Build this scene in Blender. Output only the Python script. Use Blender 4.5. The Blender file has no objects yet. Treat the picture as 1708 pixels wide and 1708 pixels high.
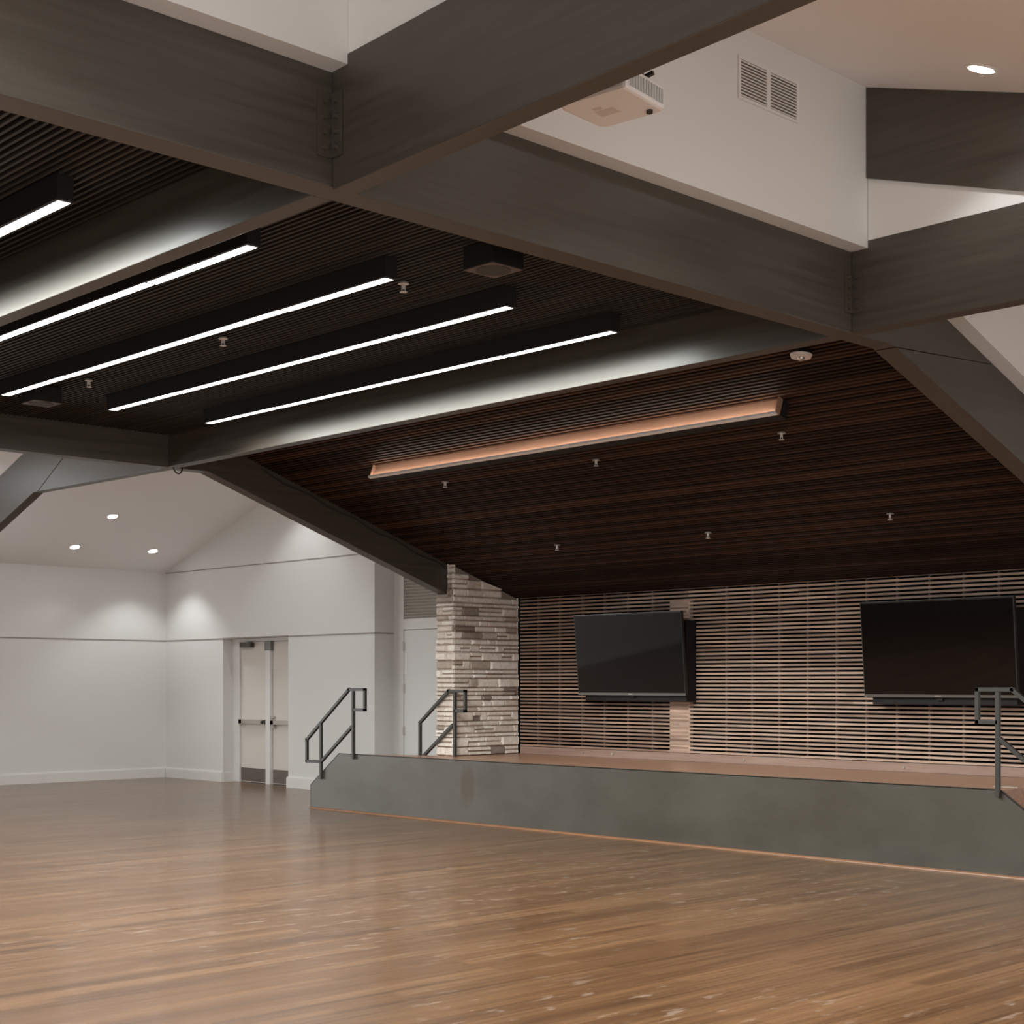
import bpy, bmesh, math, random
from mathutils import Vector, Matrix
random.seed(7)
sc = bpy.context.scene
COL = sc.collection
ORG = {}                                    # world origin of every object built here

# ------------------------------------------------------------------ materials
def mat(name, color=(.5, .5, .5), rough=.5, metal=0.0, spec=.5, emit=None, strength=0.0, attr=False):
    m = bpy.data.materials.new(name); m.use_nodes = True
    b = m.node_tree.nodes['Principled BSDF']
    b.inputs['Base Color'].default_value = (*color, 1)
    b.inputs['Roughness'].default_value = rough
    b.inputs['Metallic'].default_value = metal
    b.inputs['Specular IOR Level'].default_value = spec
    if emit:
        b.inputs['Emission Color'].default_value = (*emit, 1)
        b.inputs['Emission Strength'].default_value = strength
    return m

def N(m, kind, **kw):
    n = m.node_tree.nodes.new(kind)
    for k, v in kw.items(): setattr(n, k, v)
    return n
def L(m, a, b): m.node_tree.links.new(a, b)
def BS(m): return m.node_tree.nodes['Principled BSDF']
def coords(m, scale=(1, 1, 1)):
    tc = N(m, 'ShaderNodeTexCoord'); mp = N(m, 'ShaderNodeMapping')
    mp.inputs['Scale'].default_value = scale
    L(m, tc.outputs['Object'], mp.inputs['Vector'])
    return mp.outputs['Vector']
def noise(m, vec, scale=5, detail=4, rough=.55):
    n = N(m, 'ShaderNodeTexNoise'); n.inputs['Scale'].default_value = scale
    n.inputs['Detail'].default_value = detail; n.inputs['Roughness'].default_value = rough
    L(m, vec, n.inputs['Vector']); return n.outputs['Fac']
def ramp(m, fac, stops):
    r = N(m, 'ShaderNodeValToRGB'); e = r.color_ramp.elements
    while len(e) < len(stops): e.new(.5)
    for x, (p, c) in zip(e, stops):
        x.position = p; x.color = (*c, 1) if len(c) == 3 else c
    L(m, fac, r.inputs['Fac']); return r.outputs['Color']
def mix(m, a, b, fac, mode='MIX'):
    n = N(m, 'ShaderNodeMix', data_type='RGBA', blend_type=mode)
    if isinstance(fac, float): n.inputs['Factor'].default_value = fac
    else: L(m, fac, n.inputs['Factor'])
    for s, v in ((n.inputs['A'], a), (n.inputs['B'], b)):
        if isinstance(v, tuple): s.default_value = (*v, 1)
        else: L(m, v, s)
    return n.outputs['Result']
def bump(m, h, strength=.1, dist=.01):
    b = N(m, 'ShaderNodeBump'); b.inputs['Strength'].default_value = strength
    b.inputs['Distance'].default_value = dist
    L(m, h, b.inputs['Height']); L(m, b.outputs['Normal'], BS(m).inputs['Normal'])

def wall_paint(name, color):
    m = mat(name, color, .62, spec=.3)
    n = noise(m, coords(m), 180, 2); bump(m, n, .06, .002)
    return m
M_WALL = wall_paint('white_wall_paint', (.74, .725, .70))
M_NEAR = mat('dark_wood_panelling', (.07, .05, .04), .6)
M_CEIL = wall_paint('white_ceiling_paint', (.92, .91, .91))
M_TRIMW = mat('white_trim_paint', (.76, .74, .71), .4)
M_DOOR = wall_paint('white_door_paint', (.70, .65, .59))
M_DOOR2 = wall_paint('white_side_door_paint', (.80, .80, .78))
M_REVEAL = mat('reveal_shadow_gap', (.32, .28, .24), .7)

def beam_paint(name, axis):
    m = mat(name, (.07, .062, .053), .38, spec=.6)
    sc_ = {'x': (.5, 14, 14), 'y': (14, .5, 14)}[axis]
    n = noise(m, coords(m, sc_), 2.2, 5, .6)
    c = ramp(m, n, [(.25, (.048, .038, .029)), (.75, (.078, .065, .052))])
    L(m, c, BS(m).inputs['Base Color'])
    r = ramp(m, n, [(.2, (.33,) * 3), (.8, (.48,) * 3)])
    L(m, r, BS(m).inputs['Roughness'])
    bump(m, n, .12, .004)
    return m
M_BX = beam_paint('dark_painted_timber_along', 'x')
M_BY = beam_paint('dark_painted_timber_across', 'y')
M_STEEL = mat('dark_painted_steel', (.085, .070, .058), .38, .3)
M_BLACK = mat('black_backing', (.008, .007, .006), .9, spec=.1)
M_HOUS = mat('black_lamp_housing', (.014, .012, .011), .6, spec=.25)

def slat_mat(name, lo, hi, rough=.55):
    m = mat(name, lo, rough, spec=.18)
    at = N(m, 'ShaderNodeAttribute'); at.attribute_name = 'tint'
    n = noise(m, coords(m, (9, .6, 9)), 3, 4)
    c = mix(m, ramp(m, at.outputs['Fac'], [(0, lo), (1, hi)]),
            ramp(m, n, [(.3, (.55,) * 3), (.8, (1.25,) * 3)]), 1.0, 'MULTIPLY')
    L(m, c, BS(m).inputs['Base Color'])
    return m
M_SLATC = slat_mat('dark_stained_ceiling_slats', (.034, .030, .027), (.058, .050, .044))
M_SLATS = slat_mat('walnut_stage_ceiling_slats', (.022, .011, .007), (.095, .045, .027))
M_SLATW = slat_mat('weathered_wall_slats', (.33, .205, .155), (.68, .49, .385))

def wood(name, c1, c2, rough, axis='y', sc_=1.0):
    m = mat(name, c1, rough)
    v = coords(m, {'y': (16 * sc_, .8 * sc_, 16 * sc_), 'x': (.8 * sc_, 16 * sc_, 16 * sc_)}[axis])
    n = noise(m, v, 2.5, 6, .62)
    L(m, ramp(m, n, [(.28, c1), (.72, c2)]), BS(m).inputs['Base Color'])
    bump(m, n, .05, .002)
    return m
M_BATT = mat('dark_batten_wood', (.07, .045, .035), .7)
M_VAL = wood('reddish_walnut_board', (.27, .145, .095), (.38, .22, .15), .5)
M_STAGE = wood('stage_wood_boards', (.30, .155, .095), (.50, .275, .175), .30)
M_BASEB = wood('stage_wall_base_wood', (.25, .155, .12), (.36, .24, .19), .5)
M_QR = wood('orange_wood_moulding', (.17, .075, .034), (.24, .112, .052), .45)

def floor_mat():
    m = mat('glossy_plank_floor', (.3, .17, .1), .3)
    v = coords(m)
    br = N(m, 'ShaderNodeTexBrick'); br.offset = .37; br.squash = 1
    br.inputs['Scale'].default_value = 1; br.inputs['Brick Width'].default_value = 1.25
    br.inputs['Row Height'].default_value = .125; br.inputs['Mortar Size'].default_value = .0012
    br.inputs['Bias'].default_value = 0
    br.inputs['Color1'].default_value = (.135, .066, .030, 1)
    br.inputs['Color2'].default_value = (.195, .102, .049, 1)
    br.inputs['Mortar'].default_value = (.08, .042, .022, 1)
    L(m, v, br.inputs['Vector'])
    n1 = noise(m, coords(m, (.45, 17, 1)), 1.7, 6, .70)
    n2 = noise(m, coords(m, (.13, 4.2, 1)), 1.5, 5, .62)
    c = mix(m, br.outputs['Color'], ramp(m, n1, [(.32, (.50, .46, .43)), (.50, (.93, .93, .93)), (.72, (1.22, 1.2, 1.16))]), 1.0, 'MULTIPLY')
    c = mix(m, c, ramp(m, n2, [(.34, (.72, .70, .68)), (.66, (1.14, 1.13, 1.11))]), 1.0, 'MULTIPLY')
    # pale dust scuffs: worn patches with a shape of their own
    s1 = noise(m, coords(m, (2.2, 7.5, 1)), 2.4, 3, .5)
    s2 = noise(m, coords(m, (.32, .42, 1)), 1.0, 2, .5)
    f = N(m, 'ShaderNodeMath', operation='MULTIPLY')
    L(m, ramp(m, s1, [(.60, (0,) * 3), (.70, (1,) * 3)]), f.inputs[0])
    L(m, ramp(m, s2, [(.44, (0,) * 3), (.60, (.5,) * 3)]), f.inputs[1])
    c = mix(m, c, (.34, .255, .20), f.outputs[0])
    L(m, c, BS(m).inputs['Base Color'])
    r = ramp(m, n1, [(.3, (.26,) * 3), (.7, (.18,) * 3)])
    L(m, r, BS(m).inputs['Roughness'])
    bump(m, n1, .04, .002)
    return m
M_FLOOR = floor_mat()

def stone_mat():
    m = mat('stacked_ledge_stone', (.5, .45, .4), .85, spec=.25)
    at = N(m, 'ShaderNodeAttribute'); at.attribute_name = 'tint'
    n = noise(m, coords(m), 26, 6, .65)
    c = ramp(m, at.outputs['Fac'], [(0, (.22, .17, .14)), (.10, (.45, .37, .31)), (.3, (.72, .63, .56)), (.7, (.82, .74, .67)), (1, (.90, .84, .78))])
    c = mix(m, c, ramp(m, n, [(.25, (.72, .70, .67)), (.6, (1.05,) * 3)]), 1.0, 'MULTIPLY')
    L(m, c, BS(m).inputs['Base Color']); bump(m, n, .5, .012)
    return m
M_STONE = stone_mat()
M_MORTAR = mat('brown_stone_mortar', (.26, .20, .165), .95)  # mortar in its own brown tone

def panel_mat():
    m = mat('grey_steel_sheet', (.14, .135, .122), .34, .45, spec=.55)
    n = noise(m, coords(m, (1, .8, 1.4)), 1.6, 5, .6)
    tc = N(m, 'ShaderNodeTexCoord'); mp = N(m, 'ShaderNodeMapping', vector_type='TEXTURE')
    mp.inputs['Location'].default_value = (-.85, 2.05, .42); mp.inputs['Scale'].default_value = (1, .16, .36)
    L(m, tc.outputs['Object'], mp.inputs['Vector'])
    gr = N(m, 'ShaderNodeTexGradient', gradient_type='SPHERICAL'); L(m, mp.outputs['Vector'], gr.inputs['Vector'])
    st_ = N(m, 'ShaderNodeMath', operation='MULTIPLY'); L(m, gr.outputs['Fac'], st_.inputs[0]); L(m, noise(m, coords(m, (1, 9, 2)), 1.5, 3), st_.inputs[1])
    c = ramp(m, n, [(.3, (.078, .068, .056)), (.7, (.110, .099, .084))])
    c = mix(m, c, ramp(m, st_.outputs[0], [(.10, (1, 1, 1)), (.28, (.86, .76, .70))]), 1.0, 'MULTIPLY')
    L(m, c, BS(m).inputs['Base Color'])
    return m
M_PANEL = panel_mat()
M_RAIL = mat('black_painted_tube', (.035, .031, .027), .42, spec=.5)
M_LAMP = mat('lit_lamp_diffuser', (.9, .9, .9), .4, emit=(.965, 1.0, .955), strength=4.0)
def batwing_light(w_, l_, power):
    # light of one lamp: a prismatic batwing pattern, strongest about 65 degrees off vertical, cut off near the horizontal
    d = bpy.data.lights.new('lamp_light', 'AREA'); d.shape = 'RECTANGLE'; d.size = w_; d.size_y = l_; d.energy = power
    d.color = (.965, 1.0, .955); d.use_nodes = True
    nt = d.node_tree; em = [n for n in nt.nodes if n.type == 'EMISSION'][0]
    g = nt.nodes.new('ShaderNodeNewGeometry'); dp = nt.nodes.new('ShaderNodeVectorMath'); dp.operation = 'DOT_PRODUCT'
    ab = nt.nodes.new('ShaderNodeMath'); ab.operation = 'ABSOLUTE'
    nt.links.new(g.outputs['Incoming'], dp.inputs[0]); nt.links.new(g.outputs['Normal'], dp.inputs[1]); nt.links.new(dp.outputs['Value'], ab.inputs[0])
    rp = nt.nodes.new('ShaderNodeValToRGB'); e = rp.color_ramp.elements
    st = [(0, .05), (.08, .09), (.22, .34), (.34, .58), (.47, 1), (.64, .58), (.85, .30), (1, .27)]
    while len(e) < len(st): e.new(.5)
    for x, (p, v) in zip(e, st): x.position = p; x.color = (v, v, v, 1)
    nt.links.new(ab.outputs[0], rp.inputs['Fac']); nt.links.new(rp.outputs['Color'], em.inputs['Strength'])
    return d
M_CHAN = mat('lit_led_channel', (.55, .55, .54), .5, emit=(1, .89, .78), strength=19.0)
M_WHITEM = mat('white_enamel_channel', (.85, .85, .84), .4)
M_DOWN = mat('lit_downlight_lens', (.9, .9, .9), .4, emit=(1, .97, .95), strength=24)
M_PLAST = mat('white_plastic', (.78, .74, .72), .38)
M_PLASTG = mat('grey_vent_plastic', (.42, .42, .40), .5)
M_SPRINK = mat('pale_sprinkler_metal', (.75, .70, .66), .35, .35)
M_CHROME = mat('satin_nickel', (.62, .58, .54), .32, .9)
M_SCREEN = mat('black_glass_screen', (.006, .005, .005), .04, spec=.5)
M_BEZEL = mat('black_tv_plastic', (.016, .015, .014), .35)
M_SILVER = mat('silver_tv_edge', (.20, .185, .17), .32, .6)
M_BRUSH = mat('brushed_kick_plate', (.22, .19, .165), .42, .8)
M_GRILLE = mat('dark_grille_cloth', (.06, .053, .05), .85)
M_GREYW = mat('louver_paint', (.42, .375, .325), .6)
M_LABEL = mat('pale_sticker', (.62, .53, .49), .5)
M_STEEL2 = mat('grey_mullion_head', (.22, .21, .20), .45, .4)

# ------------------------------------------------------------------ mesh builder
class MB:
    def __init__(s): s.v = []; s.f = []; s.t = []
    def quad_solid(s, pts, tint=.5):        # 8 points, bottom ring then top ring
        b = len(s.v); s.v += [tuple(p) for p in pts]
        for q in ((0, 3, 2, 1), (4, 5, 6, 7), (0, 1, 5, 4), (1, 2, 6, 5), (2, 3, 7, 6), (3, 0, 4, 7)):
            s.f.append([b + i for i in q]); s.t.append(tint)
        return s
    def box(s, x0, x1, y0, y1, z0, z1, tint=.5):
        return s.quad_solid([(x0, y0, z0), (x1, y0, z0), (x1, y1, z0), (x0, y1, z0),
                             (x0, y0, z1), (x1, y0, z1), (x1, y1, z1), (x0, y1, z1)], tint)
    def prism(s, poly, axis, a, b, tint=.5):
        """poly of 2-D points; axis 'x': (y,z), 'y': (x,z), 'z': (x,y)"""
        n = len(poly); o = len(s.v)
        def P(p, d):
            return {'x': (d, p[0], p[1]), 'y': (p[0], d, p[1]), 'z': (p[0], p[1], d)}[axis]
        s.v += [P(p, a) for p in poly] + [P(p, b) for p in poly]
        s.f.append([o + i for i in range(n)]); s.f.append([o + n + i for i in reversed(range(n))]); s.t += [tint] * 2
        for i in range(n):
            j = (i + 1) % n; s.f.append([o + i, o + n + i, o + n + j, o + j]); s.t.append(tint)
        return s
    def cyl(s, p0, p1, r0, r1=None, n=16, tint=.5):
        r1 = r0 if r1 is None else r1
        p0, p1 = Vector(p0), Vector(p1); d = (p1 - p0).normalized()
        u = d.orthogonal().normalized(); w = d.cross(u); o = len(s.v)
        for p, r in ((p0, r0), (p1, r1)):
            for i in range(n):
                a = 2 * math.pi * i / n; s.v.append(tuple(p + (u * math.cos(a) + w * math.sin(a)) * r))
        s.f.append([o + i for i in range(n)]); s.f.append([o + n + i for i in reversed(range(n))]); s.t += [tint] * 2
        for i in range(n):
            j = (i + 1) % n; s.f.append([o + i, o + n + i, o + n + j, o + j]); s.t.append(tint)
        return s
    def bar(s, p0, p1, w, h=None, up=(1, 0, 0)):     # square tube between two points
        h = w if h is None else h
        p0, p1 = Vector(p0), Vector(p1); d = (p1 - p0).normalized(); u = Vector(up)
        u = (u - d * u.dot(d)).normalized(); k = d.cross(u)
        ring = [(-w / 2, -h / 2), (w / 2, -h / 2), (w / 2, h / 2), (-w / 2, h / 2)]
        return s.quad_solid([p0 + u * a + k * b for a, b in ring] + [p1 + u * a + k * b for a, b in ring])
    def path(s, pts, w, up=(1, 0, 0)):
        for a, b in zip(pts, pts[1:]):
            d = (Vector(b) - Vector(a)).normalized() * (w / 2)
            s.bar(Vector(a) - d, Vector(b) + d, w, up=up)
        return s
    def dome(s, c, r, down=True, n=16, m=6):
        o = len(s.v); sg = -1 if down else 1
        for j in range(m):
            a = j / m * math.pi / 2
            for i in range(n):
                t = 2 * math.pi * i / n
                s.v.append((c[0] + r * math.cos(a) * math.cos(t), c[1] + r * math.cos(a) * math.sin(t), c[2] + sg * r * math.sin(a)))
        s.v.append((c[0], c[1], c[2] + sg * r))
        for j in range(m - 1):
            for i in range(n):
                k = (i + 1) % n; s.f.append([o + j * n + i, o + j * n + k, o + (j + 1) * n + k, o + (j + 1) * n + i]); s.t.append(.5)
        for i in range(n):
            s.f.append([o + (m - 1) * n + i, o + (m - 1) * n + (i + 1) % n, o + m * n]); s.t.append(.5)
        s.f.append([o + i for i in reversed(range(n))]); s.t.append(.5)
        return s
    def xform(s, M):
        s.v = [tuple(M @ Vector(p)) for p in s.v]; return s
    def build(s, name, m, parent=None, bevel=0, org=None, smooth=False):
        if org is None:
            if parent: org = ORG[parent.name]
            else:
                xs, ys, zs = zip(*s.v)
                org = ((min(xs) + max(xs)) / 2, (min(ys) + max(ys)) / 2, min(zs))
        me = bpy.data.meshes.new(name)
        me.from_pydata([(p[0] - org[0], p[1] - org[1], p[2] - org[2]) for p in s.v], [], s.f)
        at = me.attributes.new('tint', 'FLOAT', 'FACE')
        at.data.foreach_set('value', s.t)
        bm = bmesh.new(); bm.from_mesh(me); bmesh.ops.recalc_face_normals(bm, faces=bm.faces); bm.to_mesh(me); bm.free()
        me.materials.append(m)
        if smooth:
            me.shade_smooth()
            me.set_sharp_from_angle(angle=math.radians(40))
        o = bpy.data.objects.new(name, me); COL.objects.link(o)
        ORG[o.name] = org
        if parent: o.parent = parent
        else: o.location = org
        if bevel:
            b = o.modifiers.new('edge', 'BEVEL'); b.width = bevel; b.segments = 2; b.limit_method = 'ANGLE'
        return o

def tag(o, label=None, cat=None, group=None, kind=None):
    if label and not kind: kind = 'thing'
    for k, v in (('label', label), ('category', cat), ('group', group), ('kind', kind)):
        if v: o[k] = v
    return o
def thing(name, loc, label, cat, group=None, kind=None):
    o = bpy.data.objects.new(name, None); o.empty_display_size = .1; o.location = loc
    COL.objects.link(o); ORG[o.name] = tuple(loc)
    return tag(o, label, cat, group, kind)
def struct(o): o['kind'] = 'structure'; return o
def copy_tree(o, parent=None):
    c = o.copy(); COL.objects.link(c); ORG[c.name] = ORG.get(o.name)
    if parent: c.parent = parent
    for ch in list(o.children): copy_tree(ch, c)
    return c
def place(o, loc, label=None, group=None):
    o.location = loc; ORG[o.name] = tuple(loc)
    if label: o['label'] = label
    if group: o['group'] = group
    return o

# ------------------------------------------------------------------ key dimensions (metres)
ZB, ZT = 3.62, 4.11                  # underside and top of the main beams
AY0, AY1 = 5.21, 5.36                # front cross beam
CY0, CY1 = 13.06, 13.22              # rear cross beam
B1X0, B1X1 = 3.915, 4.02             # first long beam
B2X0, B2X1 = 7.815, 7.93             # second long beam
XS, XB = 10.85, 12.50                # stage front sheet, stage back wall
STZ = .67                            # stage height
XG, YL = 12.75, 21.38                # far gable wall, left wall
SL = .345                            # fall of the stage ceiling and rafters
def zs(x): return 2.843 - SL * (x - 11.5)
def zne(y): return 3.28 + .325 * (YL - y)
def zc(y): return 5.07 - .315 * (5.1 - y) if y > 1.0 else 5.07 - .315 * 4.1

# ------------------------------------------------------------------ shell
struct(MB().box(-4.1, 13.4, -3.1, 21.6, -.12, 0).build('floor', M_FLOOR))
WLX0, WLX1, WLZ0, WLZ1 = 2.5, 8.6, .45, 2.12
struct(MB().box(WLX1, 13.6, YL, YL + .15, 0, 3.6).box(-4.1, WLX0, YL, YL + .15, 0, 3.6).box(WLX0, WLX1, YL, YL + .15, 0, WLZ0).box(WLX0, WLX1, YL, YL + .15, WLZ1, 3.6).build('wall_left', M_WALL))
WRX0, WRX1, WRZ0, WRZ1 = -3.2, 7.2, .35, 2.45
def added_window(name, x0, x1, y, z0, z1, n, side, energy):  # unseen opening added for fill, with an area light set behind it
    w_ = bpy.data.objects.new(name, None); COL.objects.link(w_); w_.location = ((x0 + x1) / 2, y, z0); ORG[name] = tuple(w_.location); struct(w_)
    f = MB().box(x0, x1, y - .03, y + .03, z0, z0 + .05).box(x0, x1, y - .03, y + .03, z1 - .05, z1)
    for i in range(n + 1):
        xx = x0 + (x1 - x0 - .05) * i / n; f.box(xx, xx + .05, y - .03, y + .03, z0 + .05, z1 - .05)
    f.build('added_window_frame', M_TRIMW, w_)
    l = bpy.data.lights.new('added_fill_light', 'AREA'); l.shape = 'RECTANGLE'; l.size = x1 - x0 - .1; l.size_y = z1 - z0 - .1
    l.energy = energy; l.color = (.94, .975, 1.0)
    o = bpy.data.objects.new('added_fill_light', l); COL.objects.link(o)
    o.location = ((x0 + x1) / 2, y + side * .12, (z0 + z1) / 2); o.rotation_euler = (math.pi / 2 if side < 0 else -math.pi / 2, 0, 0)
    o.rotation_euler = (-math.pi / 2, 0, 0) if side > 0 else (math.pi / 2, 0, 0)
    return w_, o

struct(MB().box(-4.25, -4.1, -3.1, -2.1, 0, 6.2).box(-4.25, -4.1, 4.5, 5.2, 0, 6.2).box(-4.25, -4.1, -2.1, 4.5, 0, .45).box(-4.25, -4.1, -2.1, 4.5, 2.55, 6.2).build('wall_near', M_WALL))
struct(MB().box(-4.25, -4.1, 5.2, 21.53, 0, 6.2).build('wall_near_panelled', M_NEAR))
struct(MB().box(-4.1, WRX0, -3.25, -3.1, 0, 4.2).box(WRX1, 13.4, -3.25, -3.1, 0, 4.2).box(WRX0, WRX1, -3.25, -3.1, 0, WRZ0).box(WRX0, WRX1, -3.25, -3.1, WRZ1, 4.2).build('wall_right', M_WALL))
added_window('added_window_1', WRX0, WRX1, -3.18, WRZ0, WRZ1, 5, -1, 210)  # out of view, added as soft fill for the front bay
added_window('added_window_2', WLX0, WLX1, YL + .07, WLZ0, WLZ1, 4, 1, 170)  # out of view, added to lift the corner ceiling and gable
w3, l3 = added_window('added_window_3', -3.3, 3.3, 0, .45, 2.55, 4, -1, 165)     # added for fill too; built facing +y, then turned into the near wall
w3.location = (-4.17, 1.2, .45); w3.rotation_euler = (0, 0, -math.pi / 2)
l3.location = (-4.30, 1.2, 1.5); l3.rotation_euler = (math.pi / 2, 0, -math.pi / 2)
# far gable wall with the recess of the double door
RY0, RY1, RZ = 18.02, 19.72, 2.18
g = MB()
g.prism([(YL, 0), (RY1, 0), (RY1, zne(RY1)), (YL, zne(YL))], 'x', XG, XG + .26)
g.prism([(RY1, RZ), (RY0, RZ), (RY0, zne(RY0)), (RY1, zne(RY1))], 'x', XG, XG + .26)
g.prism([(RY0, 0), (16.03, 0), (16.03, zne(16.03)), (RY0, zne(RY0))], 'x', XG, XG + .26)
struct(g.build('wall_far', M_WALL))
# alcove behind the stone pillar
a = MB()
a.box(13.10, 13.25, 12.6, 16.03, 0, 6.0)
a.box(XG + .26, 13.25, 16.03, 16.2, 0, 5.2)
struct(a.build('wall_alcove', M_WALL))
# stage back wall (behind the slats) and its continuation
struct(MB().box(XB + .06, 12.8, 5.345, 13.05, 0, 4.4).build('wall_stage', M_BLACK))
struct(MB().box(XB, 12.8, -3.1, 5.34, 0, 5.2).build('wall_stage_side', M_WALL))
# white upper walls over the beams
struct(MB().box(-4.1, B2X0, AY0 - .115, AY1, ZT, 5.09).build('wall_upper_front', M_WALL))
w = MB(); xe = 12.45
w.prism([(B2X1, ZT), (8.27, ZT), (xe, ZT - SL * (xe - 8.27)), (xe, 5.09), (B2X1, 5.09)], 'y', AY0 - .115, AY1)
struct(w.build('wall_upper_stage', M_WALL))
def upper_wall2(name, x0, x1):
    return struct(MB().prism([(2.25, 4.155), (AY0 - .117, 4.155), (AY0 - .117, zc(5.093))], 'x', x0, x1).build(name, M_WALL))
upper_wall2('wall_upper_long', B1X0 - .006, B1X1 - .006)
upper_wall2('wall_upper_side', B2X0, B2X1)
struct(MB().prism([(-4.1, ZT), (8.27, ZT), (12.4, ZT - SL * 4.13), (13.1, 2.6), (13.1, 6.0), (-4.1, 6.0)], 'y', CY0 + .06, CY1 - .02).build('wall_upper_rear', M_WALL))
# ceilings
struct(MB().prism([(YL + .02, zne(YL + .02)), (CY0 + .1, zne(CY0 + .1)), (CY0 + .1, zne(CY0 + .1) + .08), (YL + .02, zne(YL + .02) + .08)], 'x', -4.1, 13.3).build('ceiling', M_CEIL))
struct(MB().prism([(AY1, zc(AY1)), (1.0, zc(1.0)), (-3.1, zc(0)), (-3.1, zc(0) + .1), (1.0, zc(1) + .1), (AY1, zc(AY1) + .1)], 'x', -4.1, 12.7).build('ceiling', M_CEIL))

# slatted flat ceiling
LX = [7.355, 6.41, 5.462, 4.532, 3.46]
LZ = 3.80; LY0, LY1 = 6.745, 11.60; W2 = .042
FZ = 3.93
sl = MB(); x = -4.05; i = 0
while x < B2X0 - .03:
    if not (B1X0 - .02 < x + .01 < B1X1 + .02):
        t_ = random.random()
        if any(abs(x + .008 - lx) < W2 + .012 for lx in LX + [2.50, 1.55]):
            sl.box(x, x + .0165, AY1 + .002, LY0 - .034, FZ, FZ + .04, t_).box(x, x + .0165, LY1 + .034, CY0 - .002, FZ, FZ + .04, t_)
        else: sl.box(x, x + .0165, AY1 + .002, CY0 - .002, FZ, FZ + .04, t_)
    x += .0437
struct(sl.build('ceiling_slats', M_SLATC))
struct(MB().box(-4.1, B2X0, AY1, CY0, FZ + .045, FZ + .09).build('ceiling_backing', M_BLACK))
# sloped slatted ceiling over the stage
sl = MB(); d = Vector((1, 0, -SL)).normalized(); nrm = Vector((SL, 0, 1)).normalized()
s = 0.02; Ltot = (XB - B2X1) / d.x
while s < Ltot - .01:
    p = Vector((B2X1, 0, zs(B2X1))) + d * s
    q = p + d * .018
    pts = []
    for y in (AY1 + .002, CY0 - .002):
        pts.append([(p.x, y, p.z), (q.x, y, q.z), (q.x + nrm.x * .04, y, q.z + nrm.z * .04), (p.x + nrm.x * .04, y, p.z + nrm.z * .04)])
    sl.quad_solid(pts[0] + pts[1], random.random() ** 1.4)
    s += .0437
struct(sl.build('ceiling_stage_slats', M_SLATS))
struct(MB().prism([(B2X1, zs(B2X1) + .06), (XB + .06, zs(XB + .06) + .06), (XB + .06, zs(XB) + .14), (B2X1, zs(B2X1) + .14)], 'y', AY1, CY0).build('ceiling_stage_backing', M_BLACK))

# reveal lines, baseboards
k = 0
def trim(m_, mb):
    global k; k += 1
    return struct(mb.build('trim_%d' % k, m_))
e = .006
trim(M_REVEAL, MB().box(-4.0, XG - e, YL - e, YL + .001, RZ - .009, RZ + .009))
trim(M_REVEAL, MB().box(XG - e, XG + .001, 16.03, RY0, RZ - .009, RZ + .009).box(XG - e, XG + .001, RY1, YL - e, RZ - .009, RZ + .009)
     .box(XG - e, XG + .001, RY0, RY1, RZ - .002, RZ + .014))
trim(M_REVEAL, MB().box(XG - e, XG + .001, 15.9, YL - e, 3.255, 3.268))
trim(M_REVEAL, MB().box(XG - e, 13.08, 16.03 - e, 16.03 + .001, RZ - .009, RZ + .009))
struct(MB().box(-4.0, XG - .03, YL - .022, YL, 0, .14).box(-4.0, XG - .03, YL - .014, YL, .14, .155).build('baseboard_left', M_TRIMW))
b = MB()
for y0, y1 in ((RY1, YL - .022), (16.03, RY0 + .02)):
    b.box(XG - .022, XG, y0, y1, 0, .14).box(XG - .014, XG, y0, y1, .14, .155)
b.box(XG, 12.93, RY1 - .02, RY1, 0, .14)
struct(b.build('baseboard_far', M_TRIMW))

# ------------------------------------------------------------------ doors
XD = 12.95
d1 = thing('door_1', (XD, 18.87, 0), None, None, kind='structure')
fr = MB()
fr.box(XD - .03, XD + .05, RY1 - .185, RY1 - .001, 0, RZ - .002).box(XD - .03, XD + .05, RY0 + .001, RY0 + .05, 0, RZ - .002)
fr.box(XD - .03, XD + .05, RY0 + .05, RY1 - .185, RZ - .05, RZ - .002)
fr.build('door_frame', M_TRIMW, d1, .004)
mu = MB().box(XD - .05, XD + .03, 18.70, 18.815, 0, RZ - .19).build('mullion', M_TRIMW, d1, .004)
MB().box(XD - .058, XD + .03, 18.675, 18.83, RZ - .19, RZ - .05).build('mullion_bracket', M_STEEL2, mu, .004)
for y0, y1, hy in ((18.83, 19.53, 18.90), (18.075, 18.69, 18.62)):
    lf = MB().box(XD, XD + .045, y0, y1, .012, RZ - .055).build('door_leaf', M_DOOR, d1, .003)
    pb = MB().box(XD - .06, XD - .035, y0 + .01, y1 - .01, .89, .955)
    pb.box(XD - .06, XD, y0 + .01, y0 + .07, .885, .96).box(XD - .06, XD, y1 - .09, y1 - .01, .885, .96)
    pb.build('panic_bar', M_CHROME, lf, .004)
    MB().box(XD - .006, XD, y0 + .01, y1 - .01, .025, .225).build('kick_plate', M_BRUSH, lf)
    if y0 > 18.5:
        cl = MB().box(XD - .075, XD, 19.18, 19.46, RZ - .135, RZ - .07).bar((XD - .045, 19.3, RZ - .06), (XD - .13, 19.05, RZ - .06), .02)
        cl.build('door_closer', M_STEEL, lf, .004)
        MB().cyl((XD - .085, y0 + .05, .92), (XD - .04, y0 + .05, .92), .022).build('cylinder_lock', M_STEEL, lf)
    else:
        MB().cyl((XD - .06, y1 - .06, .86), (XD, y1 - .06, .86), .028).cyl((XD - .05, y1 - .05, 1.0), (XD, y1 - .05, 1.0), .024).build('door_lock', M_CHROME, lf)

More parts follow.
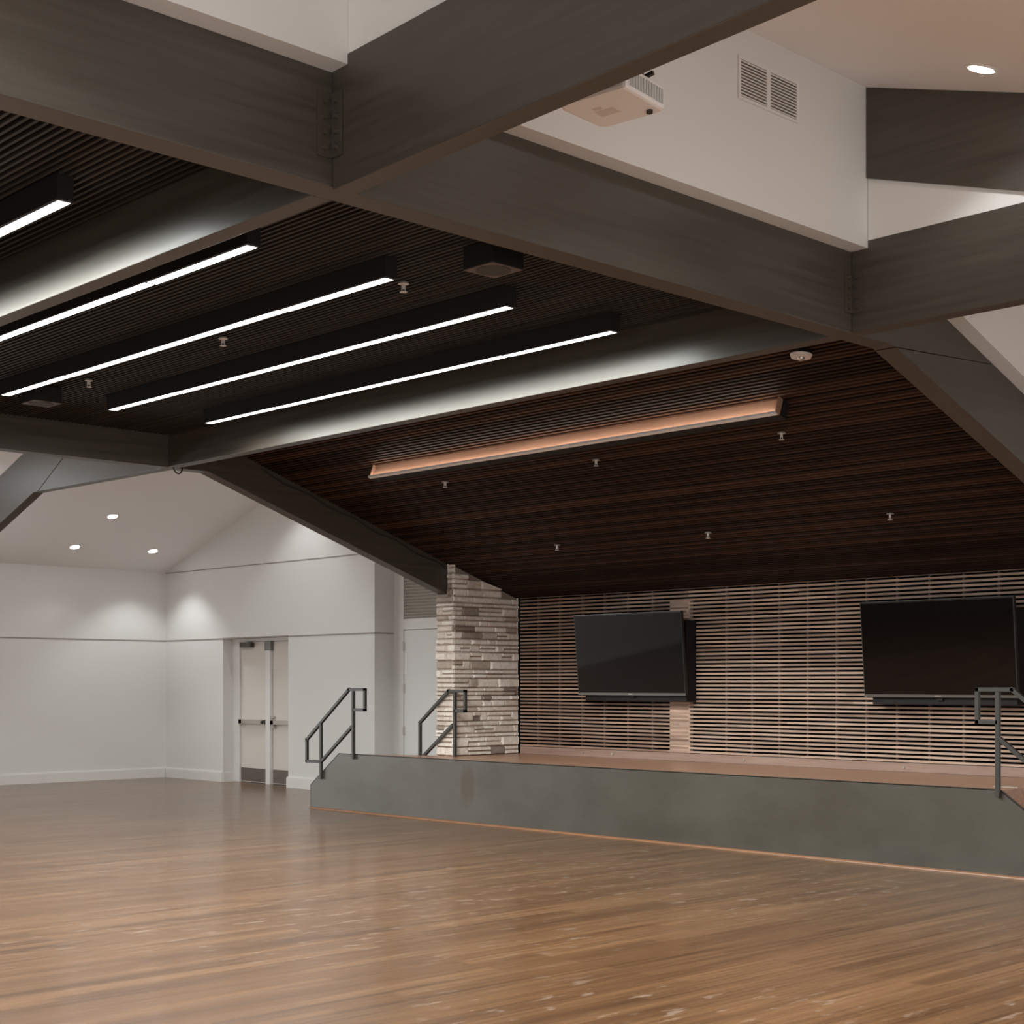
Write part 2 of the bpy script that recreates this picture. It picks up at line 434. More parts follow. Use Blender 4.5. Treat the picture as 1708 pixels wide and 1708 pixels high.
XA = 13.10
d2 = thing('door_2', (XA - .02, 15.3, 0), None, None, kind='structure')
fr = MB().box(XA - .035, XA - .001, 15.80, 15.90, 0, 3.02).box(XA - .035, XA - .001, 14.83, 15.80, 2.225, 2.37).box(XA - .035, XA - .001, 14.75, 14.83, 0, 3.02)
fr.box(XA - .035, XA - .001, 14.83, 15.80, 2.97, 3.02)
fr.build('door_frame', M_TRIMW, d2, .003)
lf = MB().box(XA - .03, XA - .001, 14.84, 15.79, .01, 2.215).build('door_leaf', M_DOOR2, d2)
for z in (.28, .86, 1.43, 2.0):
    MB().box(XA - .042, XA - .03, 15.775, 15.815, z - .06, z + .06).cyl((XA - .044, 15.795, z - .06), (XA - .044, 15.795, z + .06), .009).build('hinge', M_CHROME, lf)
lv = MB()
for i in range(14):
    z = 2.39 + i * .0415
    lv.quad_solid([(XA - .030, 14.84, z), (XA - .008, 14.84, z + .022), (XA - .008, 15.79, z + .022), (XA - .030, 15.79, z),
                   (XA - .030, 14.84, z + .008), (XA - .008, 14.84, z + .03), (XA - .008, 15.79, z + .03), (XA - .030, 15.79, z + .008)])
lv.box(XA - .004, XA - .001, 14.84, 15.79, 2.375, 2.965)
lv.build('louver', M_GREYW, d2)

# ------------------------------------------------------------------ beams
def bolts_bracket(parent, corner, sx, sy, z0, z1):
    """steel angle in the inside corner: one leg on the cross beam, one on the long beam"""
    cx_, cy_ = corner; t = .006; w_ = .075
    b = MB().box(cx_ - w_, cx_, cy_ - t, cy_, z0, z1).box(cx_ - t, cx_, cy_ - w_ - .005, cy_ - t, z0, z1)
    br = b.build('angle_bracket', M_STEEL, parent)
    for i in range(4):
        z = z0 + (z1 - z0) * (.14 + .24 * i)
        MB().cyl((cx_ - .042, cy_ - t - .014, z), (cx_ - .042, cy_ - t, z), .013, n=6).build('bolt', M_STEEL, br)
        MB().cyl((cx_ - t - .014, cy_ - .046, z), (cx_ - t, cy_ - .046, z), .013, n=6).build('bolt', M_STEEL, br)

KX = 8.27
ba = thing('ceiling_beam', (2.1, AY0, ZB), 'dark grey horizontal beam crossing the whole upper picture from left edge, bolted at two crossings', 'beam')
poly = [(-4.1, ZB), (KX, ZB), (8.30, ZB - .008), (9.52, ZT - SL * (9.52 - KX)), (KX, ZT), (-4.1, ZT)]
MB().prism(poly, 'y', AY0, AY1).build('beam_body', M_BX, ba, .004)
bolts_bracket(ba, (B1X0 - .008, AY0 - .001), 1, 1, 3.738, 4.012)
bolts_bracket(ba, (B2X0 - .002, AY0 - .001), 1, 1, 3.735, 3.985)
rb = MB().prism([(8.304, ZB - .0125), (12.40, ZB - SL * (12.40 - KX)), (12.40, ZT - SL * (12.40 - KX)), (9.526, ZT - SL * (9.526 - KX))], 'y', AY0, AY1)
tag(rb.build('ceiling_rafter', M_BX, bevel=.004), 'dark grey rafter falling to the right picture edge beneath a white upper wall', 'beam')
# long beams, near and far halves
def long_beam(label, x0, x1, y0, y1, z0, z1, skew=0.0):
    o = MB().quad_solid([(x0 + skew * (y0 - y1), y0, z0), (x1 + skew * (y0 - y1), y0, z0), (x1, y1, z0), (x0, y1, z0),
                         (x0 + skew * (y0 - y1), y0, z1), (x1 + skew * (y0 - y1), y0, z1), (x1, y1, z1), (x0, y1, z1)]).build('ceiling_beam', M_BY, bevel=.004)
    return tag(o, label, 'beam')
long_beam('big dark beam rising to the top edge above the projector, butted into the crossing beam', B1X0 - .002, B1X1 - .002, -3.1, AY0 - .002, 3.605, 4.155, .045)
long_beam('dark beam lit pale from below beside the longest glowing lamp strip at the left', B1X0, B1X1, AY1 + .001, CY0 - .001, ZB, 4.0)
long_beam('dark beam running out at the right edge below the hanging upper rafter', B2X0, B2X1, -3.1, AY0 - .002, ZB, 4.155)
long_beam('long beam with a pale lit face between the slatted flat ceiling and the stage ceiling', B2X0, B2X1, AY1 + .001, CY0 - .001, ZB, 4.09)
o = MB().box(-4.1, 8.27, CY0, CY1, ZB, ZT).build('ceiling_beam', M_BX, bevel=.004)
tag(o, 'dark unlit rear beam above the white corner ceiling at the left edge', 'beam')
rz = lambda x_: ZB - SL * (x_ - KX)
o = MB().prism([(8.272, ZB), (11.452, rz(11.452)), (11.452, rz(11.452) + .42), (8.272, ZT)], 'y', CY0 - .003, CY1 - .003).build('ceiling_rafter', M_BX, bevel=.004)
tag(o, 'dark rafter falling onto the stone pillar', 'beam')
# kinked beam toward the left wall
EX0, EX1 = 7.835, 7.95
EK = 15.95
ez = lambda y: ZB + .02 - .335 * (y - EK)
eb = thing('ceiling_beam', (EX0, 15.5, ZB), 'kinked grey beam cut by the left edge, under the white corner ceiling', 'beam')
MB().prism([(CY1 + .002, ZB), (EK - .1, ZB + .02), (14.95, 4.11), (CY1 + .002, 4.11)], 'x', EX0, EX1).build('beam_body', M_BY, eb, .004)
MB().prism([(EK - .088, ZB + .02), (EK, ez(EK)), (21.3, ez(21.3)), (21.3, ez(21.3) + .55), (EK, ez(EK) + .55), (14.965, 4.11)], 'x', EX0, EX1).build('sloped_piece', M_BY, eb, .004)
# rafter on the upper side wall
o = MB().prism([(AY0 - .118, 5.065), (AY0 - .118, 4.525), (2.3, 4.525 - .312 * 2.79), (2.3, zc(2.3) - .01)], 'x', B2X0 - .022, B2X0 - .001).build('ceiling_rafter', M_BY)
tag(o, 'nearly black slab-like rafter on the upper white wall under the round downlight', 'beam')

# ------------------------------------------------------------------ linear lamps under the flat slats
BAT = [batwing_light(.062, l_, 62 * l_) for l_ in (7.765 - LY0, 2.75, LY1 - 10.555)]
def linear_lamp(xc, label):
    t = thing('ceiling_lamp', (xc, (LY0 + LY1) / 2, LZ), label, 'lamp', 'glowing linear lamps under the dark slatted ceiling')
    MB().box(xc - W2, xc + W2, LY0 - .03, LY1 + .03, LZ + .012, FZ + .0400).build('housing', M_HOUS, t)
    for (y0, y1, dx) in ((LY0, 7.765, .007), (7.785, 10.535, 0), (10.555, LY1, -.007)):
        lo = bpy.data.objects.new('lamp_light', BAT[0 if y1 < 8 else 1 if y1 < 11 else 2]); COL.objects.link(lo)
        lo.location = (.002 + dx, (y0 + y1) / 2 - (LY0 + LY1) / 2, .0095); lo.parent = t
        MB().box(xc - W2 + .012 + dx, xc + W2 - .008 + dx, y0, y1, LZ + .0105, LZ + .0118).build('lamp_diffuser', M_LAMP, t)
    return t
LL = ['thin glowing lamp strip farthest right of the set, alongside the pale lit beam',
      'glowing lamp strip second from the stage ceiling',
      'glowing lamp strip ending just above the left square ceiling speaker',
      'thick glowing lamp strip directly beside the lower edge of the pale lit left beam',
      'short glowing lamp strip cut off by the left edge below the big crossing beam']
lamp0 = linear_lamp(LX[0], LL[0])
for x_, l_ in zip(LX[1:], LL[1:]):
    place(copy_tree(lamp0), (x_, (LY0 + LY1) / 2, LZ), l_)
for x_ in (2.50, 1.55):
    place(copy_tree(lamp0), (x_, (LY0 + LY1) / 2, LZ), 'lamp strip farther along the flat slatted ceiling, beyond the left picture edge')

# wooden trough lamp over the stage
vx = 9.24; vt = Vector((vx, 0, zs(vx) - .003))
tv = thing('trough_lamp', (vx, 9.19, zs(vx)), 'long reddish wooden trough lamp hanging under the stage ceiling slats', 'lamp')
dn = -nrm
def sl_box(mb, s0, s1, h0, h1, y0, y1):
    pts = []
    for y in (y0, y1):
        for a_, h in ((s0, h0), (s1, h0), (s1, h1), (s0, h1)):
            p = vt + d * a_ + dn * h; pts.append((p.x, y, p.z))
    return mb.quad_solid(pts)
VY0, VY1 = 6.765, 11.61
sl_box(MB(), 0, .0135, 0, .127, VY0, VY1).build('wooden_board', M_VAL, tv)
sl_box(MB(), -.033, -.0005, 0, .125, VY0, VY0 + .014).build('end_board', M_VAL, tv)
sl_box(MB(), -.033, -.0005, 0, .125, VY1 - .014, VY1).build('end_board', M_VAL, tv)
sl_box(MB(), .014, .10, 0, .125, VY0, VY1).build('housing', M_HOUS, tv)
sl_box(MB(), -.046, -.012, .129, .141, VY0 + .002, VY1 - .002).build('lamp_channel', M_WHITEM, tv)
sl_box(MB(), -.0475, -.0462, .1235, .141, VY0 + .002, VY1 - .002).build('channel_lip', M_WHITEM, tv)
sl_box(MB(), -.044, -.020, .1272, .1288, VY0 + .03, VY1 - .01).build('lamp_strip', M_CHAN, tv)

# ------------------------------------------------------------------ small ceiling fittings
def speaker(xc, yc, label):
    t = thing('ceiling_speaker', (xc, yc, 3.80), label, 'speaker', 'square speakers under the flat slatted ceiling')
    MB().box(xc - .12, xc + .12, yc - .12, yc + .12, 3.80, FZ - .001).build('speaker_box', M_HOUS, t, .004)
    MB().box(xc - .118, xc + .118, yc - .118, yc + .118, 3.797, 3.7995).build('face_frame', mat('brown_speaker_frame', (.12, .095, .08), .6), t)
    MB().cyl((xc, yc, 3.793), (xc, yc, 3.7968), .098, n=32).build('speaker_grille', M_GRILLE, t)
    return t
sp = speaker(5.745, 6.165, 'square black box speaker beside the crossing beam, right of the lamp strips')
place(copy_tree(sp), (5.80, 11.67, 3.80), 'square black box speaker near the left edge, below the end of a lamp strip')

def sprinkler(loc, label, group):
    x_, y_, z_ = loc
    t = thing('sprinkler_head', loc, label, 'sprinkler', group)
    MB().cyl((x_, y_, z_), (x_, y_, z_ + .012), .034, .026, n=20).build('escutcheon', M_SPRINK, t, smooth=True)
    MB().cyl((x_, y_, z_ - .03), (x_, y_, z_), .010, n=10).bar((x_ - .014, y_, z_ - .045), (x_ - .012, y_, z_), .005).bar((x_ + .014, y_, z_ - .045), (x_ + .012, y_, z_), .005).build('frame_arms', M_SPRINK, t)
    MB().cyl((x_, y_, z_ - .05), (x_, y_, z_ - .046), .023, n=12).build('deflector', M_SPRINK, t)
    return t
s0 = sprinkler((5.857, 7.084, FZ - .013), 'small sprinkler head close to the right square speaker under flat dark slats', 'sprinkler heads under the flat ceiling')
place(copy_tree(s0), (5.873, 9.084, FZ - .013), 'small sprinkler head between two lamp strips at mid length')
place(copy_tree(s0), (5.913, 11.086, FZ - .013), 'small sprinkler head near the left square speaker')
G2 = 'sprinkler heads under the sloped stage ceiling'
for x_, y_, l_ in ((9.69, 11.086, 'upper left sprinkler head on the stage ceiling, just under the wooden trough lamp end'),
                   (9.69, 9.081, 'upper middle sprinkler head below the centre of the wooden trough lamp'),
                   (9.69, 7.10, 'upper right sprinkler head below the right end of the wooden trough lamp'),
                   (11.19, 7.075, 'lower right sprinkler head above the right television'),
                   (11.23, 9.075, 'lower middle sprinkler head on the stage ceiling between the televisions'),
                   (11.20, 11.049, 'lower left sprinkler head above the left television')):
    place(copy_tree(s0), (x_, y_, zs(x_) - .016), l_, G2)

px, py = 8.70, 6.21
pz = zs(px) - .05
ms = thing('motion_sensor', (px, py, pz), 'round white motion sensor below the beam crossing, at the top of the stage ceiling', 'sensor')
MB().cyl((px, py, pz + .0205), (px, py, zs(px) + .004), .03, n=20).build('stem', M_BEZEL, ms)
tilt = Matrix.Translation((px, py, pz)) @ Matrix.Rotation(math.radians(6), 4, 'Y') @ Matrix.Translation((-px, -py, -pz))
MB().cyl((px, py, pz), (px, py, pz + .02), .070, .078, n=32).xform(tilt).build('base_plate', M_PLAST, ms, smooth=True)
MB().dome((px, py, pz), .026).xform(tilt).build('sensor_lens', M_CHROME, ms, smooth=True)

# downlights
def spot(loc, energy, size=115, blend=.7, rot=None, color=(1, .955, .90)):
    l = bpy.data.lights.new('downlight_beam', 'SPOT'); l.energy = energy; l.spot_size = math.radians(size); l.spot_blend = blend
    l.color = color; l.shadow_soft_size = .07
    o = bpy.data.objects.new('downlight_beam', l); o.location = loc; COL.objects.link(o)
    if rot: o.rotation_euler = rot
    return o
def downlight(loc, slope, label, group):
    x_, y_, z_ = loc
    t = thing('downlight', loc, label, 'downlight', group)
    MB().cyl((x_, y_, z_ - .004), (x_, y_, z_ + .004), .084, .09, n=32).build('trim_ring', M_TRIMW, t, smooth=True)
    MB().cyl((x_, y_, z_ - .006), (x_, y_, z_ - .0042), .068, n=32).build('lens', M_DOWN, t)
    t.rotation_euler = (slope, 0, 0)
    return t
GN = 'round downlights in the white corner ceiling'
th_ne = math.atan(-.325)
ne = [((10.785, 19.524), 'round downlight highest of the three in the white corner ceiling'),
      ((10.785, 20.638), 'round downlight nearest the left picture edge in the white corner ceiling'),
      ((12.06, 20.599), 'round downlight closest to the corner where the gable wall meets the left wall')]
dl0 = downlight((10.785, 19.524, zne(19.524) - .004), th_ne, ne[0][1], GN)
for (x_, y_), l_ in ne[1:]:
    place(copy_tree(dl0), (x_, y_, zne(y_) - .004), l_)
for x_, y_ in ((12.06, 17.55), (10.785, 17.0), (8.4, 18.2), (6.3, 18.2), (4.2, 18.2), (2.1, 18.2), (7.25, 15.1), (0, 18.5)):  # the row running left is unseen, added to bounce light upward
    place(copy_tree(dl0), (x_, y_, zne(y_) - .004), 'round downlight in the white corner ceiling, unseen, most of these added for bounce light')
NEW = [(10.785, 19.524, 66), (10.785, 20.638, 14), (12.06, 20.599, 74), (12.06, 17.55, 58), (10.785, 17.0, 45), (8.4, 18.2, 40), (6.3, 18.2, 60), (4.2, 18.2, 130), (2.1, 18.2, 150), (7.25, 15.1, 110), (0, 18.5, 150)]
for x_, y_, p_ in NEW:
    spot((x_, y_, zne(y_) - .03), p_, 104 if x_ > 10 else 174, .55 if x_ > 10 else .25, color=(.95, .985, 1.0))
dlr = place(copy_tree(dl0), (7.31, 4.07, zc(4.07) - .004), 'single round downlight above the black upper rafter near the right edge', 'round downlights in the white ceiling over the beams')
dlr.rotation_euler = (math.atan(.315), 0, 0)
FR = [(7.31, 4.07, 12), (5.92, 3.95, 46), (6.05, 2.4, 46), (7.31, 2.4, 40), (2.1, 4.1, 60), (2.1, 2.2, 50), (0.3, 4.1, 50), (0.3, 2.2, 40), (9.6, 3.6, 40), (4.7, 2.4, 40)]
for i_, (x_, y_, p_) in enumerate(FR):
    spot((x_, y_, zc(y_) - .03), p_ * (1.9 if y_ > 3 else 2.6), 116 if y_ > 3 else 150, .4 if y_ > 3 else .8, color=(.95, .98, 1.0))
    if i_ > 0:
        c_ = place(copy_tree(dl0), (x_, y_, zc(y_) - .004), 'round downlight in the white ceiling over the beams, outside the picture', 'round downlights in the white ceiling over the beams')
        c_.rotation_euler = (math.atan(.315), 0, 0)
for x_, y_, p_ in ((6.5, 0.2, 60), (3.0, .2, 60), (9.5, .2, 60), (6.5, -1.8, 60), (2.0, -1.8, 50), (0, -1.5, 50)):  # unseen downlights added so the floor bounces more light to the ceiling
    spot((x_, y_, zc(0) - .03), p_ * 6.5, 168, 1.0, color=(.95, .98, 1.0))
    c_ = place(copy_tree(dl0), (x_, y_, zc(0) - .004), 'round downlight in the low white ceiling, added outside the picture as fill', 'added fill downlights in the low ceiling')
    c_.rotation_euler = (0, 0, 0)

# ------------------------------------------------------------------ upper vent, projector, cables
vt_ = thing('air_vent', (6.826, AY0 - .115, 4.66), 'white double air vent grille on the upper white wall', 'vent')
yv = AY0 - .115
f_ = MB()
for x0, x1 in ((6.555, 6.572), (6.806, 6.838), (7.083, 7.10)): f_.box(x0, x1, yv - .012, yv - .001, 4.672, 4.905)
for x0, x1 in ((6.572, 6.806), (6.838, 7.083)):
    f_.box(x0, x1, yv - .012, yv - .001, 4.672, 4.687).box(x0, x1, yv - .012, yv - .001, 4.89, 4.905)
f_.build('frame', M_TRIMW, vt_)
MB().box(6.572, 7.083, yv - .003, yv - .001, 4.687, 4.89).build('dark_duct', mat('brown_duct_shadow', (.20, .165, .135), .9), vt_)
for x0, x1 in ((6.572, 6.806), (6.838, 7.083)):
    g_ = MB()
    for i in range(12):
        z = 4.690 + i * .0169
        g_.quad_solid([(x0, yv - .011, z), (x1, yv - .011, z), (x1, yv - .004, z + .007), (x0, yv - .004, z + .007),
                       (x0, yv - .011, z + .006), (x1, yv - .011, z + .006), (x1, yv - .004, z + .013), (x0, yv - .004, z + .013)])
    g_.build('louver_blades', M_TRIMW, vt_)

PC = Vector((4.395, 4.035, 3.755))
pm = Matrix.Translation(PC) @ Matrix.Rotation(math.radians(7), 4, 'Z') @ Matrix.Rotation(math.radians(1.5), 4, 'Y')
pj = thing('projector', tuple(PC), 'white projector hanging behind the big upper beam', 'projector')
bd = MB().prism([(-.14, -.165), (.13, -.165), (.145, -.12), (.145, .12), (.12, .15), (-.10, .165), (-.14, .15)], 'z', 0, .095).xform(pm)
bd.build('body', M_PLAST, pj, .014)
vg = MB()
for i in range(13): vg.box(-.115 + i * .018, -.105 + i * .018, -.168, -.1655, .018, .075)
vg.xform(pm).build('side_vent', M_PLASTG, pj)
MB().box(-.02, .035, -.02, .07, -.0012, -.0002).xform(pm).build('sticker', M_LABEL, pj)
MB().box(-.05, -.03, .02, .06, -.0012, -.0002).xform(pm).build('sticker', M_LABEL, pj)
MB().cyl((.095, -.115, -.012), (.095, -.115, -.0002), .013).xform(pm).build('foot', M_BEZEL, pj)
MB().cyl((-.14, .02, .05), (-.165, .02, .05), .035, n=20).xform(pm).build('projector_lens', M_BEZEL, pj)
mo = MB().box(-.07, .07, -.07, .07, .0955, .105).cyl((0, 0, .105), (0, 0, zc(4.03) - PC.z - .02), .018).bar((-.06, -.06, .10), (.02, -.15, .112), .018).bar((.05, -.1, .10), (.06, -.165, .115), .014)
mo.xform(Matrix.Translation(PC)).build('ceiling_mount', M_BEZEL, pj)

def cable(name, pts, r, m_, label, cat):
    mb = MB(); n = 8; P_ = [Vector(p) for p in pts]
    for i, p in enumerate(P_):
        d_ = (P_[min(i + 1, len(P_) - 1)] - P_[max(i - 1, 0)]).normalized()
        u = Vector((0, 1, 0)); u = (u - d_ * u.dot(d_)).normalized(); w_ = d_.cross(u)
        for j in range(n):
            a_ = 2 * math.pi * j / n; mb.v.append(tuple(p + (u * math.cos(a_) + w_ * math.sin(a_)) * r))
    for i in range(len(P_) - 1):
        for j in range(n):
            k_ = (j + 1) % n; mb.f.append([i * n + j, i * n + k_, (i + 1) * n + k_, (i + 1) * n + j]); mb.t.append(.5)
    mb.f.append(list(range(n))); mb.f.append([(len(P_) - 1) * n + j for j in reversed(range(n))]); mb.t += [.5, .5]
    return tag(mb.build(name, m_, smooth=True), label, cat)
pts = []
for i in range(25):
    x_ = 8.9 + i * (11.4 - 8.9) / 24
    pts.append((x_, CY0 - .012, zs(x_) - .03 - .035 * abs(math.sin(i * .55))))
cable('cable', pts, .007, M_BEZEL, 'thin black cable sagging along the top of the rafter above the stone pillar', 'cable')
hk = [(7.91 - .052 * math.cos(q * math.pi / 10), CY0 - .02 - .01 * math.sin(q * math.pi / 10), ZB + .012 - .07 * math.sin(q * math.pi / 10)) for q in range(11)]
cable('cable', hk, .007, M_BEZEL, 'little black cable loop under the rear beam crossing', 'cable')

# ------------------------------------------------------------------ stone pillar
PX, PY = 11.45, 12.95
pl = MB()
def stone(face, u0, u1, z0, z1, ztop):
    t_ = .5 + .5 * random.random() if random.random() > .38 else random.uniform(.22, .55)
    if random.random() < .07: t_ = random.uniform(0, .14)
    p = random.uniform(.004, .030); g_ = .0035
    u0 += g_; u1 -= g_; z0 += g_; z1 -= g_
    c = min(.012, (z1 - z0) * .22)
    def J(): return random.uniform(-.004, .004)
    back = [(u0, z0), (u1, z0), (u1, z1), (u0, z1)]
    front = [(u0 + c, z0 + c), (u1 - c, z0 + c), (u1 - c, z1 - c), (u0 + c, z1 - c)]
    clip = lambda q: (q[0], min(q[1], ztop(q[0])))
    back = [clip(q) for q in back]; front = [clip(q) for q in front]
    if min(back[2][1] - back[1][1], back[3][1] - back[0][1]) < .006: return
    if face == 'y':
        pts = [(q[0], PY + .012, q[1]) for q in back] + [(q[0], PY - p + J(), q[1]) for q in front]
    else:
        pts = [(PX + .012, q[0], q[1]) for q in back] + [(PX - p + J(), q[0], q[1]) for q in front]
    pl.quad_solid(pts, t_)
z = STZ
ztm = lambda x_: zs(x_) - .006
ztl = lambda y_: (zs(PX) - .006) if y_ < CY0 - .004 else rz(PX) - .012
while z < 2.86:
    h = random.choice((.045, .055, .065, .075, .085, .10, .11))
    for face, a0, a1, zt_ in (('y', PX - .022, 12.47, ztm), ('x', PY - .015, 13.25, ztl)):
        u = a0
        while u < a1 - .02:
            w_ = random.uniform(.11, .36)
            if a1 - (u + w_) < .06: w_ = a1 - u
            if face == 'x' and u < CY0 - .004 < u + w_ and z + h > rz(PX) - .02: w_ = CY0 - .004 - u
            if h > .08 and random.random() < .45:
                stone(face, u, u + w_, z, z + h * .5, zt_); stone(face, u, u + w_, z + h * .5, z + h, zt_)
            else: stone(face, u, u + w_, z, z + h, zt_)
            u += w_
    z += h
pil = thing('stone_pillar', (11.97, 13.1, STZ), 'pale stacked-stone pillar at the left end of the stage', 'pillar')
pl.build('stone_veneer', M_STONE, pil)
co = MB().prism([(PX + .01, STZ), (12.46, STZ), (12.46, zs(12.46) - .01), (PX + .01, zs(PX) - .02)], 'y', PY + .01, CY0 - .005)
co.box(PX + .01, 12.46, CY0 - .005, 13.24, STZ, rz(PX) - .02 - SL * 1.02)
co.box(PX + .01, PX + .30, CY0 - .005, 13.24, rz(PX) - .40, rz(PX + .30) - .02)
co.build('core', M_MORTAR, pil)

# ------------------------------------------------------------------ stage
st = thing('stage', (11.7, 10.0, 0), 'low stage with brown wooden deck and plain grey sheet front', 'stage')
YR = 5.885
deck = MB().prism([(XS + .012, 14.31), (11.44, 13.26), (12.44, 13.26), (12.44, 13.05), (XB + .055, 13.05), (XB + .055, YR), (XS + .012, YR)], 'z', 0, STZ - .001)
deck.build('deck', M_STAGE, st)
for i in (1, 2, 3):
    s_ = MB(); zt_ = STZ - .1675 * i; o1, o2 = .183 * (i - 1), .183 * i
    s_.prism([(XS + .012, 14.311 + o1), (11.44, 13.261 + o1), (11.44, 13.261 + o2), (XS + .012, 14.311 + o2)], 'z', 0, zt_)
    s_.build('step', M_STAGE, st)
    MB().box(XS + .012, 12.2, YR - o2, YR - o1 - .001, 0, zt_).build('step', M_STAGE, st)
sh = [(14.87, .012), (14.87, .28), (14.31, .675), (YR, .675), (5.16, .17), (5.16, .012)]
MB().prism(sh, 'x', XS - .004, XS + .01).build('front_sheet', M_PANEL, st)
cp = MB()
for p, q in zip(sh[:5], sh[1:5]): cp.bar((XS + .004, p[0], p[1]), (XS + .004, q[0], q[1]), .016, .010)
cp.build('edge_cap', M_RAIL, st)
MB().prism([(XS - .03, .0005), (XS - .005, .0005), (XS - .005, .018), (XS - .018, .015), (XS - .027, .009)], 'y', 5.16, 14.87).build('floor_moulding', M_QR, st)
MB().box(11.25, 11.33, 5.95, 6.16, STZ - .0008, STZ + .003).build('floor_plate', M_CHROME, st)

# slatted wall behind the stage
sw = thing('slat_wall', (XB, 9.2, .75), 'horizontal brown slat wall behind the two televisions', 'wall panelling')
sl = MB(); z = .762; SWY0, SWY1 = 5.38, 12.935
nrow = int((2.515 - .762) / .0415)
for i in range(nrow + 1):
    y = SWY1
    while y > SWY0 + .01:
        w_ = random.uniform(1.2, 2.6); y2 = max(SWY0, y - w_)
        if y > 10.36 > y2: y2 = 10.36
        sl.box(XB - .012, XB + .012, y2 + .001, y, z, z + .0205, random.uniform(0, .45) if y > 10.5 else random.uniform(.3, 1))
        y = y2
    z += .0415
sl.build('slats', M_SLATW, sw)
for y in (12.66, 12.305, 11.945, 11.597, 11.244, 10.885, 9.871, 9.538, 9.195, 8.853, 8.513, 8.174, 7.837, 7.493, 7.143, 6.796, 6.45, 6.1, 5.75):
    MB().box(XB + .0125, XB + .05, y - .012, y + .012, .757, 2.515, .0).build('batten', M_BATT, sw)
MB().box(XB - .006, XB + .05, 10.346, 10.621, .757, 2.40, .8).build('filler_board', M_SLATW, sw)
bb = MB().box(XB - .012, XB + .05, SWY0, SWY1, STZ + .001, .755).build('base_board', M_BASEB, sw)
for y in (11.9, 11.45, 9.62, 7.75):
    MB().cyl((XB - .022, y, .712), (XB - .0125, y, .712), .012, n=12).build('floor_socket', M_CHROME, bb)

# televisions
def television(yc, label, W=1.555, Hh=.885, tilt_=5.2):
    c = Vector((12.245, yc, 1.815))
    R = Matrix.Translation(c) @ Matrix.Rotation(math.radians(-tilt_), 4, 'Y')
    t = thing('television', tuple(c), label, 'television', 'televisions on the slat wall')
    MB().box(-.010, .03, -W / 2, W / 2, -Hh / 2, Hh / 2).xform(R).build('housing', M_BEZEL, t, .004)
    MB().box(-.0125, -.0102, -W / 2 + .012, W / 2 - .012, -Hh / 2 + .028, Hh / 2 - .012).xform(R).build('screen', M_SCREEN, t)
    MB().box(-.013, -.0102, -W / 2, W / 2, -Hh / 2, -Hh / 2 + .024).xform(R).build('edge_strip', M_SILVER, t)
    MB().box(-.013, .02, -W / 2 + .002, W / 2 - .002, Hh / 2 + .0003, Hh / 2 + .006).xform(R).build('top_strip', M_SILVER, t)
    MB().box(-.0145, -.0131, -.03, .03, -Hh / 2 + .007, -Hh / 2 + .017).xform(R).build('badge', M_CHROME, t)
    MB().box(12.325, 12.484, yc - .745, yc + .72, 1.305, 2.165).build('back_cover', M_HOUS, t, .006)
    m_ = MB().box(12.30, 12.324, yc - .03, yc + .03, 1.345, 1.42)
    m_.build('mount_tab', M_HOUS, t)
    return t
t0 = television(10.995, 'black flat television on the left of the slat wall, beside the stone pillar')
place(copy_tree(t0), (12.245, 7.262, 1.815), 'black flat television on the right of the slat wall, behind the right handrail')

# ------------------------------------------------------------------ handrails
TW = .034
def rail_tubes(t, X, pu, pl_, top, loop, low, foot_u, foot_l, tail):
    """pu/pl_: y of upper and lower posts; points are (y, z)"""
    MB().path([(X, *p) for p in top], TW).build('top_rail', M_RAIL, t, .003)
    MB().path([(X, *p) for p in loop], TW).build('end_loop', M_RAIL, t, .003)
    MB().bar((X, *low[0]), (X, *low[1]), TW).build('lower_rail', M_RAIL, t, .003)
    MB().bar((X, pu, foot_u), (X, pu, top[0][1] - TW / 2 - .001), TW).build('post', M_RAIL, t, .003)
    MB().bar((X, pl_, foot_l[0]), (X, pl_, foot_l[1]), TW).build('post', M_RAIL, t, .003)
    if tail: MB().path([(X, *p) for p in tail], TW).build('tail_loop', M_RAIL, t, .003)
X1_ = XS - .0225
r1 = thing('handrail', (X1_, 14.0, .67), 'black tube handrail on the left end of the grey stage front', 'handrail', 'black tube handrails of the stage')
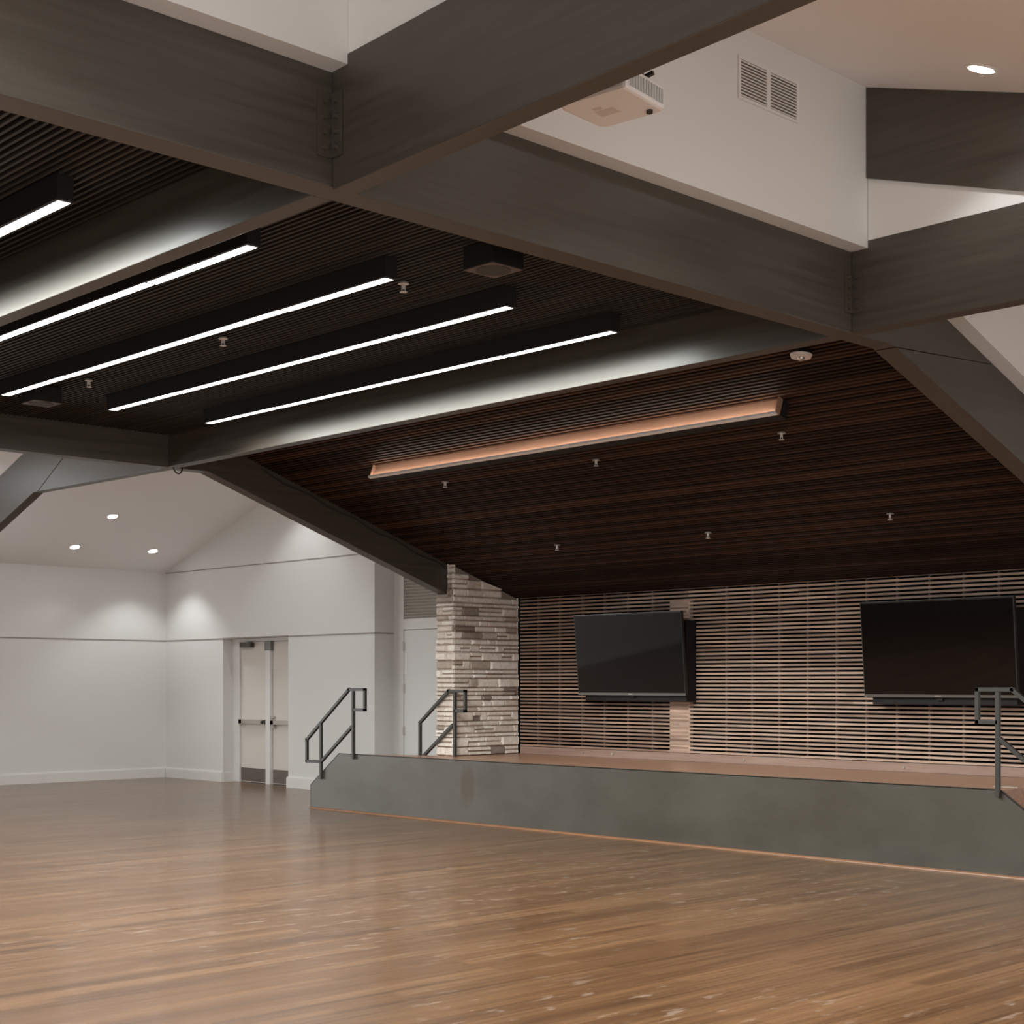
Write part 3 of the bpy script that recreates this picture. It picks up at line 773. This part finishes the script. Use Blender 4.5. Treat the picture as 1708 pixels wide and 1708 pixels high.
rail_tubes(r1, X1_, 14.006, 14.634, [(13.79, 1.43), (14.086, 1.43), (14.915, .825)], [(13.79, 1.43), (13.79, 1.195), (13.99, 1.195)],
           [(14.02, 1.005), (14.62, .575)], .62, (.36, 1.022), [(14.915, .825), (14.915, .565), (14.65, .565)])
X2_ = 11.40
r2 = thing('handrail', (X2_, 13.0, .67), 'black tube handrail standing in front of the stone pillar', 'handrail', 'black tube handrails of the stage')
rail_tubes(r2, X2_, 12.875, 13.485, [(12.70, 1.415), (12.98, 1.415), (13.485, 1.045)], [(12.70, 1.415), (12.70, 1.19), (12.86, 1.19)],
           [(12.90, 1.035), (13.475, .62)], STZ, (STZ - .166, 1.03), None)
r3 = thing('handrail', (X1_, 5.88, .67), 'black tube handrail cut by the right edge, in front of the right television', 'handrail', 'black tube handrails of the stage')
rail_tubes(r3, X1_, 5.887, 5.26, [(6.06, 1.452), (5.765, 1.452), (5.0, .85)], [(6.06, 1.452), (6.06, 1.20), (5.90, 1.20)],
           [(5.875, 1.075), (5.27, .60)], .62, (.22, 1.03), [(5.0, .85), (5.0, .58), (5.24, .58)])

# ------------------------------------------------------------------ camera, world, view
cam = bpy.data.cameras.new('camera'); co_ = bpy.data.objects.new('camera', cam); COL.objects.link(co_)
F = 2527.0; A1 = math.atan2(3500 - 854, F)
cam.sensor_width = 36; cam.lens = F / 1708 * 36; cam.shift_y = (1140 - 854) / 1708
cam.clip_start = .05; cam.clip_end = 200
co_.location = (0, 0, 1.5)
co_.rotation_euler = (math.pi / 2, 0, A1 - math.pi / 2)
sc.camera = co_
wd = bpy.data.worlds.new('world'); wd.use_nodes = True
wd.node_tree.nodes['Background'].inputs['Color'].default_value = (.5, .5, .5, 1)
wd.node_tree.nodes['Background'].inputs['Strength'].default_value = .2
sc.world = wd
sc.view_settings.view_transform = 'Standard'; sc.view_settings.look = 'None'
sc.view_settings.gamma = 1; sc.view_settings.use_curve_mapping = False
sc.view_settings.exposure = 0.0
sc.cycles.max_bounces = 8; sc.cycles.diffuse_bounces = 5; sc.cycles.glossy_bounces = 4
sc.cycles.use_denoising = True
sc.cycles.use_adaptive_sampling = False
sc.cycles.sample_clamp_indirect = 6
